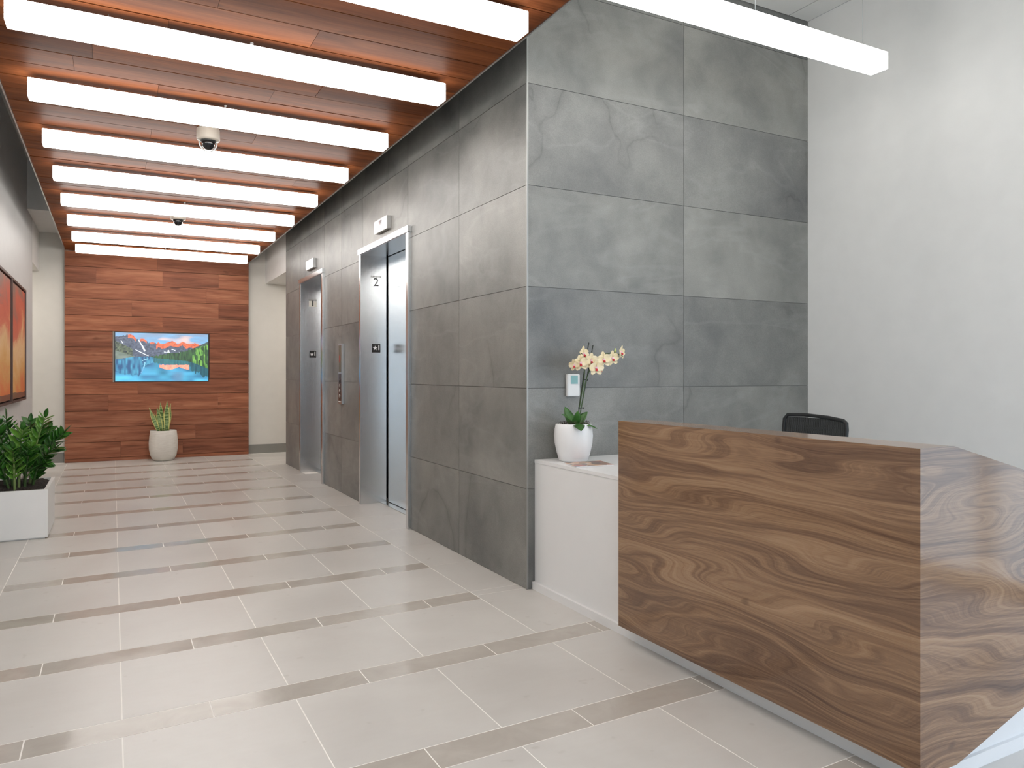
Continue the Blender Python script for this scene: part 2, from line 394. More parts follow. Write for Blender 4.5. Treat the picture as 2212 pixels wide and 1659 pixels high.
for k in range(3):
    for q in range(4):
        ya, yb = 11.0+k*.53, 11.53+k*.53
        tile4('floor_tile', X0+PX*3+q*.6, X0+PX*3+(q+1)*.6, ya, ya, yb, yb, 'floor_tile')
        tile4('floor_tile', XL-(q+1)*.6, XL-q*.6, ya, ya, yb, yb, 'floor_tile')
# ------------------------------------------------------------------ walls
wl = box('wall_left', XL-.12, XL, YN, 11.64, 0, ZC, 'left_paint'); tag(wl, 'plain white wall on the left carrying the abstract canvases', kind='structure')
lb = box('wall_left_beam', XL-1.2, XL, 11.64, YB, 2.765, ZC, 'white_paint'); tag(lb, 'white beam over the opening at the far left', kind='structure')
box('baseboard_left', XL, XL+.012, YN, 11.64, 0, .10, 'baseboard_grey'); tag(bpy.data.objects['baseboard_left'], 'grey baseboard along the left white wall', kind='structure')
wb = box('wall_back', -4.2, 4.9, YB, YB+.12, 0, ZC, 'cream_paint'); tag(wb, 'off-white end wall behind the wood panelling', kind='structure')
for nm, a, b in (('baseboard_back_left', -4.2, -.63), ('baseboard_back_right', 1.93, 4.9)):
    o = box(nm, a, b, YB-.012, YB, 0, .145, 'baseboard_grey'); tag(o, 'grey baseboard on the end wall, '+('left' if 'left' in nm else 'right')+' of the wood panelling', kind='structure')
core = thing('wall_right', 'grey stone-tiled wall around the two elevators', None, (XW+.3, 7.4, 0), kind='structure')
def corebox(y0, y1, z0, z1, x0=XW+.005, x1=2.43):
    box('backing', x0, x1, y0, y1, z0, z1, 'wall_grout', core)
E2 = (5.95, 7.24); E1 = (8.83, 9.93); ZE = 2.47
corebox(YF+.014, E2[0]-.01, 0, ZC); corebox(E2[1]+.01, E1[0]-.01, 0, ZC); corebox(E1[1]+.01, 10.99, 0, ZC)
corebox(E2[0]-.01, E2[1]+.01, ZE+.02, ZC); corebox(E1[0]-.01, E1[1]+.01, ZE+.02, ZC)
box('backing', 2.52, 2.62, YF+.05, 10.99, 0, ZC, 'dark', core)
box('backing', 2.62, 4.72, 10.9, 10.99, 0, ZC, 'cream_paint', core)
rb = box('wall_right_beam', XW+.005, 4.6, 11.0, YB, 2.76, ZC, 'white_paint'); tag(rb, 'off-white dropped beam over the side passage beyond the elevators', kind='structure')
ZR = [0, .603, 1.207, 1.819, 2.428, 3.04, 3.65, ZC]
g = .0018
def wtile_x(y0, y1, z0, z1):
    if z1-z0 < .02 or y1-y0 < .02: return
    box('tile', XW, XW+.013, y0+g, y1-g, z0+g, z1-g, 'stone', core)
cols = [YF+.004, 4.91, 5.967, 7.251, 8.037, 8.783, 10.036, 11.0]
for i, (a, b) in enumerate(zip(cols, cols[1:])):
    for z0, z1 in zip(ZR, ZR[1:]):
        ya, yb = a, b
        if i == 2: z0 = max(z0, ZE+.02)
        if i == 1 and z0 < ZE and z1 < ZE+.2: yb = E2[0]-.012
        if i == 5:
            # around elevator one
            if z1 <= ZE+.05:
                wtile_x(E1[1]+.012, b, z0, z1); continue
            z0 = max(z0, ZE+.02)
        if i == 4 and z1 <= ZE+.05: yb = 8.783
        if z1 > z0: wtile_x(ya, yb, z0, z1)
# reception face
face = thing('wall_reception', 'tall grey stone-tiled wall behind the reception desk', None, (3.4, YF+.03, 0), kind='structure')
box('backing', XW+.014, XR+.1, YF+.005, YF+.05, 0, ZC+.02, 'wall_grout', face)
for a, b in ((XW+.004, 3.404), (3.404, XR)):
    for z0, z1 in zip(ZR, ZR[1:]): box('tile', a+g, b-g, YF, YF+.013, z0+g, z1-g, 'stone', face)
ct = box('trim_1', XW-.003, XW+.008, YF-.003, YF+.008, 0, ZC, 'edge_metal'); tag(ct, 'slim metal edge trim on the corner of the grey tiled wall', kind='structure')
wr = box('wall_right_white', XR, XR+.12, 1.6, YF+.05, 0, ZC, 'white_paint'); tag(wr, 'plain white wall at the right behind the desk', kind='structure')
for nm, x0, x1, lab in (('sky_block_left', -4.3, -4.2, 'unseen white wall added to keep sky light out of the side opening at the far left'), ('sky_block_right', 4.72, 4.82, 'unseen off-white wall added to keep sky light out of the side passage beyond the elevators')):
    o = box(nm, x0, x1, 10.9, YB, 0, ZC, 'cream_paint'); tag(o, lab, kind='structure')  # unseen walls added to stop sky light leaking in at the passage ends
o = box('sky_block_side', -4.2, XL-.12, 11.52, 11.62, 0, ZC, 'cream_paint'); tag(o, 'unseen white wall added on the near side of the left side opening to block sky light', kind='structure')  # unseen wall added to shut out sky light beyond the left wall
for nm, x, y in (('passage_fill', 3.55, 11.9), ('passage_fill_left', -2.1, 12.15)):  # unseen area lights added to brighten the dim far end
    l_ = bpy.data.lights.new(nm, 'AREA'); l_.shape = 'RECTANGLE'; l_.size = 1.2; l_.size_y = .3; l_.energy = 13; l_.color = (1, .96, .9)
    o = bpy.data.objects.new(nm, l_); COL.objects.link(o); o.location = (x, y, 2.74)
# storefront windows beside and behind the camera
def window(name, x0, x1, y0, y1, label):
    r = thing(name, label, None, ((x0+x1)/2, (y0+y1)/2, 0), kind='structure')
    alongx = (x1-x0) > (y1-y0); n = 4
    for i in range(n+1):
        if alongx:
            p = x0+(x1-x0)*i/n; box('mullion', p-.03, p+.03, y0-.05, y1+.05, 0, 3.2, 'aluminium', r)
        else:
            p = y0+(y1-y0)*i/n; box('mullion', x0-.05, x1+.05, p-.03, p+.03, 0, 3.2, 'aluminium', r)
    for i in range(n):
        a_ = (x0 if alongx else y0)+((x1-x0) if alongx else (y1-y0))*i/n+.03; b_ = a_+((x1-x0) if alongx else (y1-y0))/n-.06
        if alongx: box('pane', a_, b_, y0+.006, y1-.006, .09, 3.13, 'glass', r)
        else: box('pane', x0+.006, x1-.006, a_, b_, .09, 3.13, 'glass', r)
    for z in (.05, 3.17):
        box('rail', x0, x1, y0-.04 if alongx else y0, y1+.04 if alongx else y1, z-.04, z+.04, 'aluminium', r) if alongx else box('rail', x0-.04, x1+.04, y0, y1, z-.04, z+.04, 'aluminium', r)
    box('header', x0-(0 if alongx else .06), x1+(0 if alongx else .06), y0-(.06 if alongx else 0), y1+(.06 if alongx else 0), 3.21, ZC, 'white_paint', r)
    return r
window('window_1', XL, XR, YN-.01, YN+.01, 'storefront glazing behind the viewer')
window('window_2', XR+.05, XR+.07, YN, 1.6, 'storefront glazing at the right, in front of the desk')
# ------------------------------------------------------------------ ceilings
hc = box('ceiling', -4.2, 4.9, -4.3, 12.9, ZC+.03, ZC+.1, 'panel_line'); tag(hc, 'high white ceiling above the reception desk', kind='structure')
for y0, y1 in ((-4, -1.36), (-1.36, 1.27), (1.27, YF)):
    for x0, x1 in ((XL, .6), (.6, 2.2), (2.2, 4.405), (4.405, XR)):
        box('panel', x0+.004, x1-.004, y0+.004, y1-.004, ZC, ZC+.028, 'ceiling_paint', hc)
box('panel', XL, XW, YF, 11.0, ZC, ZC+.028, 'ceiling_paint', hc)
lc = box('ceiling_far', XL-3, XW+2.4, 11.0, YB, 3.33, 3.40, 'ceiling_paint'); tag(lc, 'lower white ceiling strip at the far end, left of the wood slats', kind='structure')
box('fascia', XL, XW, 10.97, 11.0, 3.33, ZC, 'ceiling_paint', lc)
wc = thing('ceiling_wood', 'dropped ceiling of reddish wood planks over the corridor', None, (.66, 6, ZW), kind='structure')
box('backing', -.605, 1.925, .2, 12.55, ZW+.022, ZW+.06, 'wood_backing', wc)
box('edge_trim', -.614, -.605, .2, 12.57, ZW-.006, ZW+.06, 'aluminium', wc)
box('edge_trim', 1.925, 1.934, .2, 12.57, ZW-.006, ZW+.06, 'aluminium', wc)
PJ = {4.86: [.25], 4.14-.02: [.25], 5.1: [.25, 1.3], 5.34: [.7]}
ys = [5.584+.2405*k for k in range(-22, 30)]
joints_c = [[.25], [.72], [-.1, 1.15], [.95], [.25, 1.5], [1.3], [.45], [-.2, .9]]
for k, (a, b) in enumerate(zip(ys, ys[1:])):
    b = min(b, 12.575)
    if a > 12.5: break
    xs = [-.604]+joints_c[k*5 % 8]+[1.924]
    for x0, x1 in zip(xs, xs[1:]):
        box('plank', x0+.0008, x1-.0008, a+.0045, b-.0045, ZW+random.uniform(-.0015, .0015), ZW+.022, 'ceiling_plank', wc)
# ------------------------------------------------------------------ wood feature wall with recessed screen
ww = thing('wall_wood', 'reddish-brown wood plank panelling on the end wall', None, (.65, 12.6, 0), kind='structure')
bm = bmesh.new()
for (x0, x1, z0, z1) in ((-.615, -.004, 0, 3.08), (1.334, 1.918, 0, 3.08), (-.004, 1.334, 0, 1.164), (-.004, 1.334, 1.925, 3.08)):
    add_box(bm, x0, x1, 12.60, YB-.001, z0, z1)
link('backing', bm_mesh(bm, 'backing'), 'wood_backing', ww)
zj = [0, .05, .285, .507, .742, .988, 1.221, 1.457, 1.686, 1.922, 2.151, 2.394, 2.622, 2.858, 3.078]
wj = [[], [.72], [.25, 1.30], [1.30], [1.46], [.38, 1.47], [], [], [], [], [.67], [.25, 1.47], [1.29], [.0, .67, 1.47], [.9]]
wj = [[.6], [.1, .95], [.85, 1.13][1:], [], [-.06+.0, 1.46][0:2], [.33], [], [], [], [.67], [.25, 1.47], [1.29], [-.22, .67, 1.47], [.6]]
for k, (a, b) in enumerate(zip(zj, zj[1:])):
    xs = [-.618]+sorted(wj[k])+[1.921]
    for x0, x1 in zip(xs, xs[1:]):
        segs = [(x0, x1)]
        if a >= 1.2 and b <= 1.93:
            segs = []
            if x0 < -.004: segs.append((x0, min(x1, -.004)))
            if x1 > 1.334: segs.append((max(x0, 1.334), x1))
        for s0, s1 in segs:
            za = 1.164 if False else a
            box('plank', s0+.0006, s1-.0006, 12.58+random.uniform(-.0012, .0012), 12.60, za+.0025, b-.0025, 'wall_plank', ww)
# cut piece of the board below the screen is lower than the joint: fill already covers it
# ------------------------------------------------------------------ wall screen
tv = thing('wall_screen', 'flat screen showing a mountain lake, recessed in the wood end wall', 'screen', (.67, 12.64, 1.165))
box('bezel', .012, 1.328, 12.575, 12.64, 1.168, 1.921, 'black_plastic', tv, .003)
box('side_bracket', -.002, .010, 12.579, 12.64, 1.17, 1.92, 'bracket', tv)
def hsh(a): return (math.sin(a*127.1)*43758.5453) % 1
def lake(W, H):
    S, T = np.meshgrid((np.arange(W)+.5)/W, (np.arange(H)+.5)/H)   # T downwards
    rng = np.random.RandomState(3)
    def vn(fx, fy, seed):
        r = np.random.RandomState(seed); gx, gy = int(fx)+2, int(fy)+2; gg = r.rand(gy, gx)
        x, y = S*fx, T*fy; i, j = x.astype(int), y.astype(int); u, v = x-i, y-j; u = u*u*(3-2*u); v = v*v*(3-2*v)
        return (gg[j, i]*(1-u)+gg[j, i+1]*u)*(1-v)+(gg[j+1, i]*(1-u)+gg[j+1, i+1]*u)*v
    px = [365, 430, 540, 600, 650, 700, 730, 780, 830, 870, 930, 1000, 1030, 1080, 1170, 1250, 1300, 1340, 1410, 1480, 1540, 1620, 1700, 1760, 1840]
    py = [350, 345, 330, 312, 340, 390, 400, 380, 395, 440, 430, 455, 432, 460, 440, 405, 430, 465, 415, 445, 455, 435, 470, 450, 405]
    cx = lambda a: (np.array(a)-365)/1475.; cy = lambda a: (np.array(a)-290)/770.
    ridge = np.interp(S, cx(px), cy(py))+(vn(60, 1, 4)-.5)*.02
    C = np.zeros((H, W, 3)); L = lambda r, g_, b: np.array(srgb(r, g_, b)[:3])
    def put(mask, col):
        C[mask] = (col if col.ndim == 1 else col[mask])
    def lerp(a, b, f): f = np.clip(f, 0, 1)[..., None]; return a*(1-f)+b*f
    cl = vn(7, 14, 5)*.6+vn(15, 30, 6)*.4
    sky = lerp(L(110, 160, 200), L(120, 130, 150), cl*1.3-.2); sky = lerp(sky, L(212, 180, 172), (vn(8, 16, 9)-.68)*3*(S > .4)); C[:] = sky
    rock = lerp(L(44, 50, 66), L(92, 98, 116), vn(46, 40, 7)*.7+vn(90, 80, 8)*.5-.1)
    put(T > ridge, rock)
    d = T-ridge
    gl = ((S > .13) & (S < .21) & (d < .07)) | ((S > .26) & (S < .325) & (d < .05)) | ((S > .36) & (S < .41) & (d < .035)) | ((S > .43) & (S < .92) & (d < .10+.05*vn(24, 1, 11)-.04*np.abs(np.sin(S*21))))
    put(gl & (T > ridge), lerp(L(150, 70, 50), L(232, 110, 66), vn(70, 60, 12)))
    def seg(x0, y0, x1, y1, wd, col):
        a, b = cx([x0, x1]), cy([y0, y1]); ax, ay = a[0], b[0]; dx, dy = a[1]-ax, b[1]-ay
        tt = np.clip(((S-ax)*dx+(T-ay)*dy)/(dx*dx+dy*dy), 0, 1); dd = np.hypot((S-ax-tt*dx)*1.9, T-ay-tt*dy); put((dd < wd), col)
    snow = L(226, 234, 244)
    seg(722, 405, 780, 500, .010, snow); seg(780, 500, 815, 570, .016, snow); seg(680, 560, 800, 620, .008, snow); seg(800, 620, 870, 652, .008, snow); seg(455, 420, 475, 450, .008, snow)
    sn = (d > .17) & (T < .40) & (S > .48) & (S < .9) & (vn(50, 30, 13) > .62+.5*np.abs(T-.36)*3); put(sn, snow)
    put((T > ridge) & (T > .36+.12*S*0) & (S < .2) & (T > .37+S*.55), lerp(L(92, 104, 92), L(120, 130, 120), vn(20, 20, 14)))
    put((S < .18) & (T > .17+S*.9) & (T < .37+S*.6), lerp(L(24, 34, 34), L(110, 120, 90), vn(70, 50, 15)-.15))
    tree_top = np.interp(S, cx([900, 1000, 1200, 1450, 1650, 1840]), cy([668, 650, 612, 575, 515, 455]))+(vn(90, 1, 16)-.5)*.05
    hill = np.interp(S, cx([1620, 1840]), cy([510, 410]))
    put((T > hill) & (S > .855), L(60, 74, 66))
    tr = (T > tree_top) & (S > .36)
    put(tr, lerp(L(16, 34, 20), L(52, 92, 44), vn(110, 14, 17)))
    put(tr & (S > .82) & (vn(70, 10, 18) > .45), lerp(L(44, 96, 40), L(116, 168, 70), vn(120, 20, 19)))
    shore = np.interp(S, cx([365, 640, 870, 1000, 1250, 1500, 1650, 1840]), cy([715, 672, 662, 690, 712, 735, 780, 860]))
    wat = T > shore
    refl_y = .97-(T-.47)*.98
    base = lerp(L(40, 116, 140), L(34, 78, 120), vn(16, 10, 20)*1.3-.2)
    base = lerp(base, L(88, 186, 226), (T-.68)*2.2*(1)+(vn(10, 12, 21)-.5)*.9)
    base = lerp(base, L(84, 120, 150), ((vn(6, 8, 22)-.55)*2.4)*(T > .8)*(S > .45))
    put(wat, base)
    lim = .90-.35*np.abs(S-.18)
    put(wat & (S < .42) & (T < lim-.02+.1*(vn(50, 3, 23)-.5)-(S > .27)*.18), lerp(L(30, 72, 112), L(70, 150, 180), vn(60, 10, 24)*1.2-.25))
    put(wat & (T < shore+.09+.03*vn(60, 1, 25)) & (S > .4), lerp(L(20, 72, 84), L(44, 110, 112), vn(90, 6, 26)))
    pr = wat & (S > .46) & (S < .79) & (T > .645+.02*vn(60, 1, 27)) & (T < .70+.06*np.abs(np.sin(S*14))) ; put(pr, lerp(L(210, 128, 110), L(236, 160, 130), vn(60, 20, 28)))
    put(wat & (S > .8) & (T < .70+.9*(S-.8)+.12*vn(70, 1, 29)), lerp(L(16, 60, 76), L(30, 88, 96), vn(90, 8, 30)))
    seg(905-40, 700, 780, 730, .007, L(150, 200, 220)); seg(820, 760, 800, 850, .012, L(120, 180, 210)); seg(800, 850, 760, 930, .009, L(96, 150, 190))
    return C
def grid_print(name, W, H, x0, x1, z0, z1, y, cols, mat, parent):
    cx_, cz_ = (x0+x1)/2, (z0+z1)/2
    xs = np.linspace(x0, x1, W+1)-cx_; zs = np.linspace(z1, z0, H+1)-cz_
    V = [(a, 0, b) for b in zs for a in xs]; F = [(j*(W+1)+i, (j+1)*(W+1)+i, (j+1)*(W+1)+i+1, j*(W+1)+i+1) for j in range(H) for i in range(W)]
    me = bpy.data.meshes.new(name); me.from_pydata(V, [], F)
    ca = me.color_attributes.new('Col', 'FLOAT_COLOR', 'CORNER')
    c = np.ones((H*W, 4, 4), np.float32); c[..., :3] = cols.reshape(-1, 1, 3); ca.data.foreach_set('color', c.ravel())
    return link(name, me, mat, parent, (cx_, y, cz_))
grid_print('display', 236, 128, .030, 1.316, 1.18, 1.907, 12.574, lake(236, 128), 'screen_print', tv)

# ------------------------------------------------------------------ bar lights
lamp_y = [3.145, 4.162, 5.231, 6.275, 7.35, 8.435, 9.53, 10.635, 11.66]
pos = ['nearest the viewer, cut by the top of the picture', 'second from the viewer', 'third from the viewer, in front of the larger dome camera',
       'fourth from the viewer, just beyond the larger dome camera', 'middle one of the row of nine', 'sixth from the viewer, in front of the smaller dome camera',
       'third from the wood end wall, right behind the smaller dome camera', 'second from the wood end wall', 'last of the row, nearest the wood end wall']
def lamp_mesh(L):
    bm = bmesh.new(); add_box(bm, -L/2, L/2, -.06, .06, -.054, .050); bmesh.ops.bevel(bm, geom=bm.edges[:], offset=.003, segments=2, affect='EDGES')
    return bm_mesh(bm, 'diffuser')
def hanger_mesh(h, big):
    bm = bmesh.new(); r = .0075 if big else .0025
    tube_bm(bm, [(0, 0, 0), (0, 0, .014)], r if not big else [.005, .008], 8); tube_bm(bm, [(0, 0, .014), (0, 0, h)], .0016 if not big else .003, 6)
    if big: tube_bm(bm, [(0, 0, h-.006), (0, 0, h)], .009, 10)
    return bm_mesh(bm, 'hanger', True)
LM = lamp_mesh(2.215); LM.materials.append(M['lamp'])
TOPM = bmesh.new(); add_box(TOPM, -1.10, 1.10, -.05, .05, .050, .053); TOPM = bm_mesh(TOPM, 'top_cap'); TOPM.materials.append(M['wire'])
HB = hanger_mesh(ZW-2.994-.053-.001, True); HB.materials.append(M['white_plastic'])
HS = hanger_mesh(ZW-2.994-.053-.001, False); HS.materials.append(M['wire'])
def lamp(x, y, z, label, group, hs, hb=None):
    r = thing('bar_light', label, 'lamp', (x, y, z), group)
    link('diffuser', LM, None, r, (x, y, z)); link('top_cap', TOPM, None, r, (x, y, z))
    for i, dx in enumerate(hs): link('hanger', (HLB if i == 1 else hb) if hb else (HB if i == 1 else HS), None, r, (x+dx, y, z+.053))
    return r
for i, y in enumerate(lamp_y):
    lamp(.6615, y+.06, 2.994, 'glowing white bar light, '+pos[i], 'bar lights under the wood ceiling', (-.68, .0, .70))
HL = hanger_mesh(ZC-3.21-.053, False); HL.materials.append(M['wire'])
bm = bmesh.new(); tube_bm(bm, [(0, 0, 0), (0, 0, .03)], .006, 8); tube_bm(bm, [(0, 0, .03), (0, 0, ZC-3.21-.053)], .0026, 6); HLB = bm_mesh(bm, 'hanger', True); HLB.materials.append(M['white_plastic'])
for y, lb_ in ((2.08, 'glowing white bar light added just above the top edge of the picture'), (1.02, 'glowing white bar light added right above the viewer'), (-.04, 'glowing white bar light added behind the viewer')):
    lamp(.6615, y+.06, 2.994, lb_, 'bar lights added overhead out of view to light the room', (-.68, .0, .70))  # extra bar lights out of view, added to light the room
lamp(3.07, .95, 3.21, 'glowing white bar light added above the front of the reception area, out of view', None, (-.95, .055, .95), HL)  # unseen second reception light, added to brighten the right side
lamp(3.07, 3.0075, 3.21, 'long glowing white bar light hung on thin cables above the reception desk', None, (-.95, .055, .95), HL)

# ------------------------------------------------------------------ dome cameras
def dome(x, y, label, vis):
    r = thing('dome_camera', label, 'camera', (x, y, ZW), 'dome cameras on the wood ceiling')
    link('base', lathe_mesh([(0, 0), (.078, 0), (.080, -.004), (.080, -.072), (.076, -.082), (.046, -.086), (0, -.086)]), 'camera_shell', r, (x, y, ZW-.002))
    link('collar', lathe_mesh([(.040, -.082), (.056, -.084), (.056, -.094), (.047, -.100), (.040, -.098)]), 'black_plastic', r, (x, y, ZW))
    link('dome', lathe_mesh([(.046, -.094)]+[(.046*math.cos(a), -.105-.048*math.sin(a)) for a in [i*math.pi/2/8 for i in range(8)]]+[(0, -.153)]), 'black_glass', r, (x, y, ZW))
    if vis:
        pts = [(x+.060*math.cos(a), y+.02, ZW-.09-.070*math.sin(a)) for a in [i*math.pi/12 for i in range(13)]]
        tube('bracket', pts, .0055, 'white_plastic', r)
plain('black_glass', (.01, .01, .012, 1), .08)
dome(.614, 5.86, 'larger-looking beige dome security camera on the wood ceiling, nearer the viewer', True)
dome(.635, 9.03, 'small dome security camera on the wood ceiling, farther down the corridor', False)

# ------------------------------------------------------------------ elevators
def elevator(name, y0, y1, num, label):
    r = thing(name, label, 'elevator', (2.3, (y0+y1)/2, 0), kind='structure')
    XJ, XD = 2.165, 2.44
    # jamb linings, soffit, face trims
    box('jamb', XJ, XD-.012, y1, y1+.03, 0, ZE, 'steel', r); box('jamb', XJ, XD-.012, y0-.03, y0, 0, ZE, 'steel', r)
    box('soffit', XJ, XD-.012, y0, y1, ZE, ZE+.02, 'steel', r)
    box('casing', XJ-.002, XW-.0005, y1+.002, y1+.058, 0, ZE+.002, 'steel', r, .002); box('casing', XJ-.002, XW-.0005, y0-.062, y0-.002, 0, ZE+.002, 'steel', r, .002)
    box('casing', XJ-.012, XW-.0005, y0-.075, y1+.068, ZE+.004, ZE+.056, 'steel', r, .002)
    mid = (y0+y1)/2
    box('door_leaf', XD, XD+.03, y0-.05, mid-.002, .012, ZE+.1, 'steel', r); box('door_leaf', XD, XD+.03, mid+.002, y1-.014, .012, ZE+.1, 'steel', r)
    box('sill', XJ+.2, XD+.04, y0, y1, 0.0005, .006, 'aluminium', r)
    # designation plates on the far jamb, facing the hall
    yp = y1-.0015; xc = (XJ+XD)/2+.02
    RX = (R(90), 0, 0)
    if num == '1':
        box('number_plate', xc-.05, xc+.05, yp-.001, y1, 2.175, 2.25, 'plate_pale', r)
        link('numeral', text_mesh('1', .10, .001, fat=.0035), 'black_letter', r, (xc, yp-.002, 2.215), RX)
    else:
        link('numeral', text_mesh('2', .115, .001), 'black_letter', r, (xc, yp, 2.205), RX)
        box('underline', xc-.05, xc+.05, yp, y1, 2.162, 2.164, 'plate_line', r)
    link('lettering', text_mesh('ELEVATOR', .023, .0006, fat=.0004), 'plate_line', r, (xc, yp, 2.262), RX)
    box('floor_plate', xc-.043, xc+.043, yp-.001, y1, 1.505, 1.592, 'black_letter', r)
    bm = bmesh.new(); n = 5; vs = []
    for i in range(10):
        q = .026 if i % 2 == 0 else .0105; a = math.pi/2+i*math.pi/5; vs.append(bm.verts.new((q*math.cos(a), 0, q*math.sin(a))))
    c = bm.verts.new((0, 0, 0))
    for i in range(10): bm.faces.new((vs[i], vs[(i+1) % 10], c))
    link('star', bm_mesh(bm, 'star'), 'white_letter', r, (xc-.012, yp-.0022, 1.549))
    link('numeral', text_mesh('1', .068, .0006, fat=.002), 'white_letter', r, (xc+.027, yp-.002, 1.553), RX)
plain('plate_pale', srgb(228, 224, 214), .35); plain('plate_line', srgb(104, 98, 86), .5)
elevator('door_1', *E2, '2', 'brushed steel elevator doorway numbered 2, the nearer one in the grey tiled wall')
elevator('door_2', *E1, '1', 'brushed steel elevator doorway numbered 1, the farther one in the grey tiled wall')
def indicator(y0, y1, label, vis):
    r = thing('floor_indicator', label, 'display', (XW, (y0+y1)/2, 2.59), 'floor indicators over the elevators')
    box('housing', 2.150, XW-.0005, y0, y1, 2.592, 2.708, 'aluminium', r, .003)
    box('faceplate', 2.1475, 2.150, y0+.012, y1-.012, 2.602, 2.698, 'steel', r)
    box('display', 2.1465, 2.1475, (y0+y1)/2-.045, (y0+y1)/2+.04, 2.64, 2.692, 'dark_display' if vis else 'white_plastic', r)
    if vis:
        link('numeral', text_mesh('1', .035, .0003), 'red_display', r, (2.146, (y0+y1)/2, 2.666), (R(90), 0, R(-90)))
plain('dark_display', srgb(52, 40, 52), .2)
indicator(6.40, 6.76, 'flat steel floor indicator with a small dark display above elevator 2', True)
indicator(9.19, 9.56, 'flat steel floor indicator without a lit display above elevator 1', False)
plain('notice', srgb(108, 100, 84), .4, noise=.1); plain('button_plate', srgb(86, 66, 56), .3, .4, noise=.05); plain('red_print', srgb(170, 58, 40), .4)
cp = thing('call_panel', 'tall narrow steel call button panel between the two elevators', 'panel', (XW, 8.0, .967))
box('housing', 2.163, XW-.0005, 7.93, 8.075, .967, 1.617, 'aluminium', cp, .003)
box('notice', 2.1615, 2.163, 7.955, 8.055, 1.31, 1.600, 'notice', cp)
bm = bmesh.new(); c = [bm.verts.new((0, .026*math.cos(i*math.pi/8), .045*math.sin(i*math.pi/8))) for i in range(16)]; bm.faces.new(c)
link('fire_symbol', bm_mesh(bm, 'fire_symbol'), 'red_print', cp, (2.1608, 8.005, 1.455))
box('button_plate', 2.1615, 2.163, 7.955, 8.055, 1.0, 1.295, 'button_plate', cp)
BM = lathe_mesh([(0, .006), (.013, .006), (.017, .003), (.017, 0), (0, 0)], 20)
for z, mt in ((1.215, 'black_plastic'), (1.163, 'aluminium'), (1.108, 'aluminium'), (1.052, 'aluminium')):
    me = BM.copy(); link('key_switch' if z > 1.2 else 'button', me, mt, cp, (2.1615, 8.005, z), (0, R(-90), 0))
box('serial_label', 2.1607, 2.1615, 7.965, 8.045, .986, .996, 'white_letter', cp)
# ------------------------------------------------------------------ thermostat
th = thing('thermostat', 'white wall thermostat with a pale green screen on the grey tile beside the orchid', 'thermostat', (2.506, YF, 1.155))
box('housing', 2.461, 2.552, YF-.026, YF-.0005, 1.155, 1.293, 'white_plastic', th, .004)
box('screen', 2.484, 2.535, YF-.0275, YF-.026, 1.232, 1.283, 'glass_lcd', th)

# ------------------------------------------------------------------ paintings
def painting(y0, y1, label, off):
    r = thing('painting', label, 'painting', (XL, (y0+y1)/2, 1.0), 'abstract canvases on the left wall')
    z0, z1 = 1.0, 2.25; X = XL+.003; Xf = -.876; tk = .022
    for a in ((y0, y0+tk, z0, z1), (y1-tk, y1, z0, z1)): box('frame_rail', X, Xf, *a, 'frame_wood', r)
    for a in ((y0+tk, y1-tk, z0, z0+tk), (y0+tk, y1-tk, z1-tk, z1)): box('frame_rail', X, Xf, *a, 'frame_wood', r)
    box('backboard', X, X+.008, y0+tk, y1-tk, z0+tk, z1-tk, 'dark', r)
    box('canvas', X+.010, Xf-.012, y0+tk+.014, y1-tk-.014, z0+tk+.014, z1-tk-.014, 'canvas', r)
painting(8.86, 10.18, 'abstract orange and red canvas in a dark frame, the one nearer the end wall', 0)
painting(7.50, 8.82, 'abstract orange and red canvas, cut by the left edge of the picture', 1)

# ------------------------------------------------------------------ reception desk
dk = thing('reception_desk', 'walnut-look reception desk with a slanted end panel and white recessed base', 'desk', (2.5, 2.2, 0))
ZT = 1.067; YA, YD = 1.418, 2.953
box('front_panel', 2.16, 2.185, YA+.0302, YD, .075, ZT, 'walnut', dk)
prof = [(2.16, .064), (2.345, .064), (2.98, .236), (2.98, .905), (2.331, ZT), (2.16, ZT)]
prism('end_panel', prof, 'y', YA, YA+.03, 'walnut', dk)
prism('end_panel', [(2.1852, .30), (2.33, .30), (2.33, ZT), (2.1852, ZT)], 'y', YD-.03, YD, 'walnut', dk)
box('ledge_top', 2.1852, 2.331, YA+.0302, YD-.0302, ZT-.03, ZT, 'walnut', dk)
box('inner_panel', 2.31, 2.331, YA+.0302, YD-.0302, .781, ZT-.0302, 'white_laminate', dk)
box('carcass', 2.238, 2.93, YA+.04, 2.955, .0, .755, 'white_laminate', dk)
box('worktop', 2.238, 2.95, YA+.04, 2.955, .756, .78, 'white_laminate', dk)
box('plinth_board', 2.222, 2.2378, YA+.035, 2.955, 0, .045, 'white_laminate', dk)
box('plinth_board', 2.222, 2.93, YA+.028, YA+.0398, 0, .045, 'white_laminate', dk)
cb = thing('low_cabinet', 'white low cabinet between the desk and the grey tiled corner', 'cabinet', (2.6, 3.45, 0))
prism('body', [(2.243, 2.9565), (2.95, 2.9565), (2.95, 3.39), (3.9, 3.39), (3.9, YF-.002), (2.243, YF-.002)], 'z', 0, .757, 'white_laminate', cb)
prism('top', [(2.241, 2.9565), (2.95, 2.9565), (2.95, 3.39), (3.9, 3.39), (3.9, YF-.002), (2.241, YF-.002)], 'z', .758, .777, 'white_laminate', cb)
box('plinth_board', 2.224, 2.2425, 2.9565, YF-.004, 0, .045, 'white_laminate', cb)

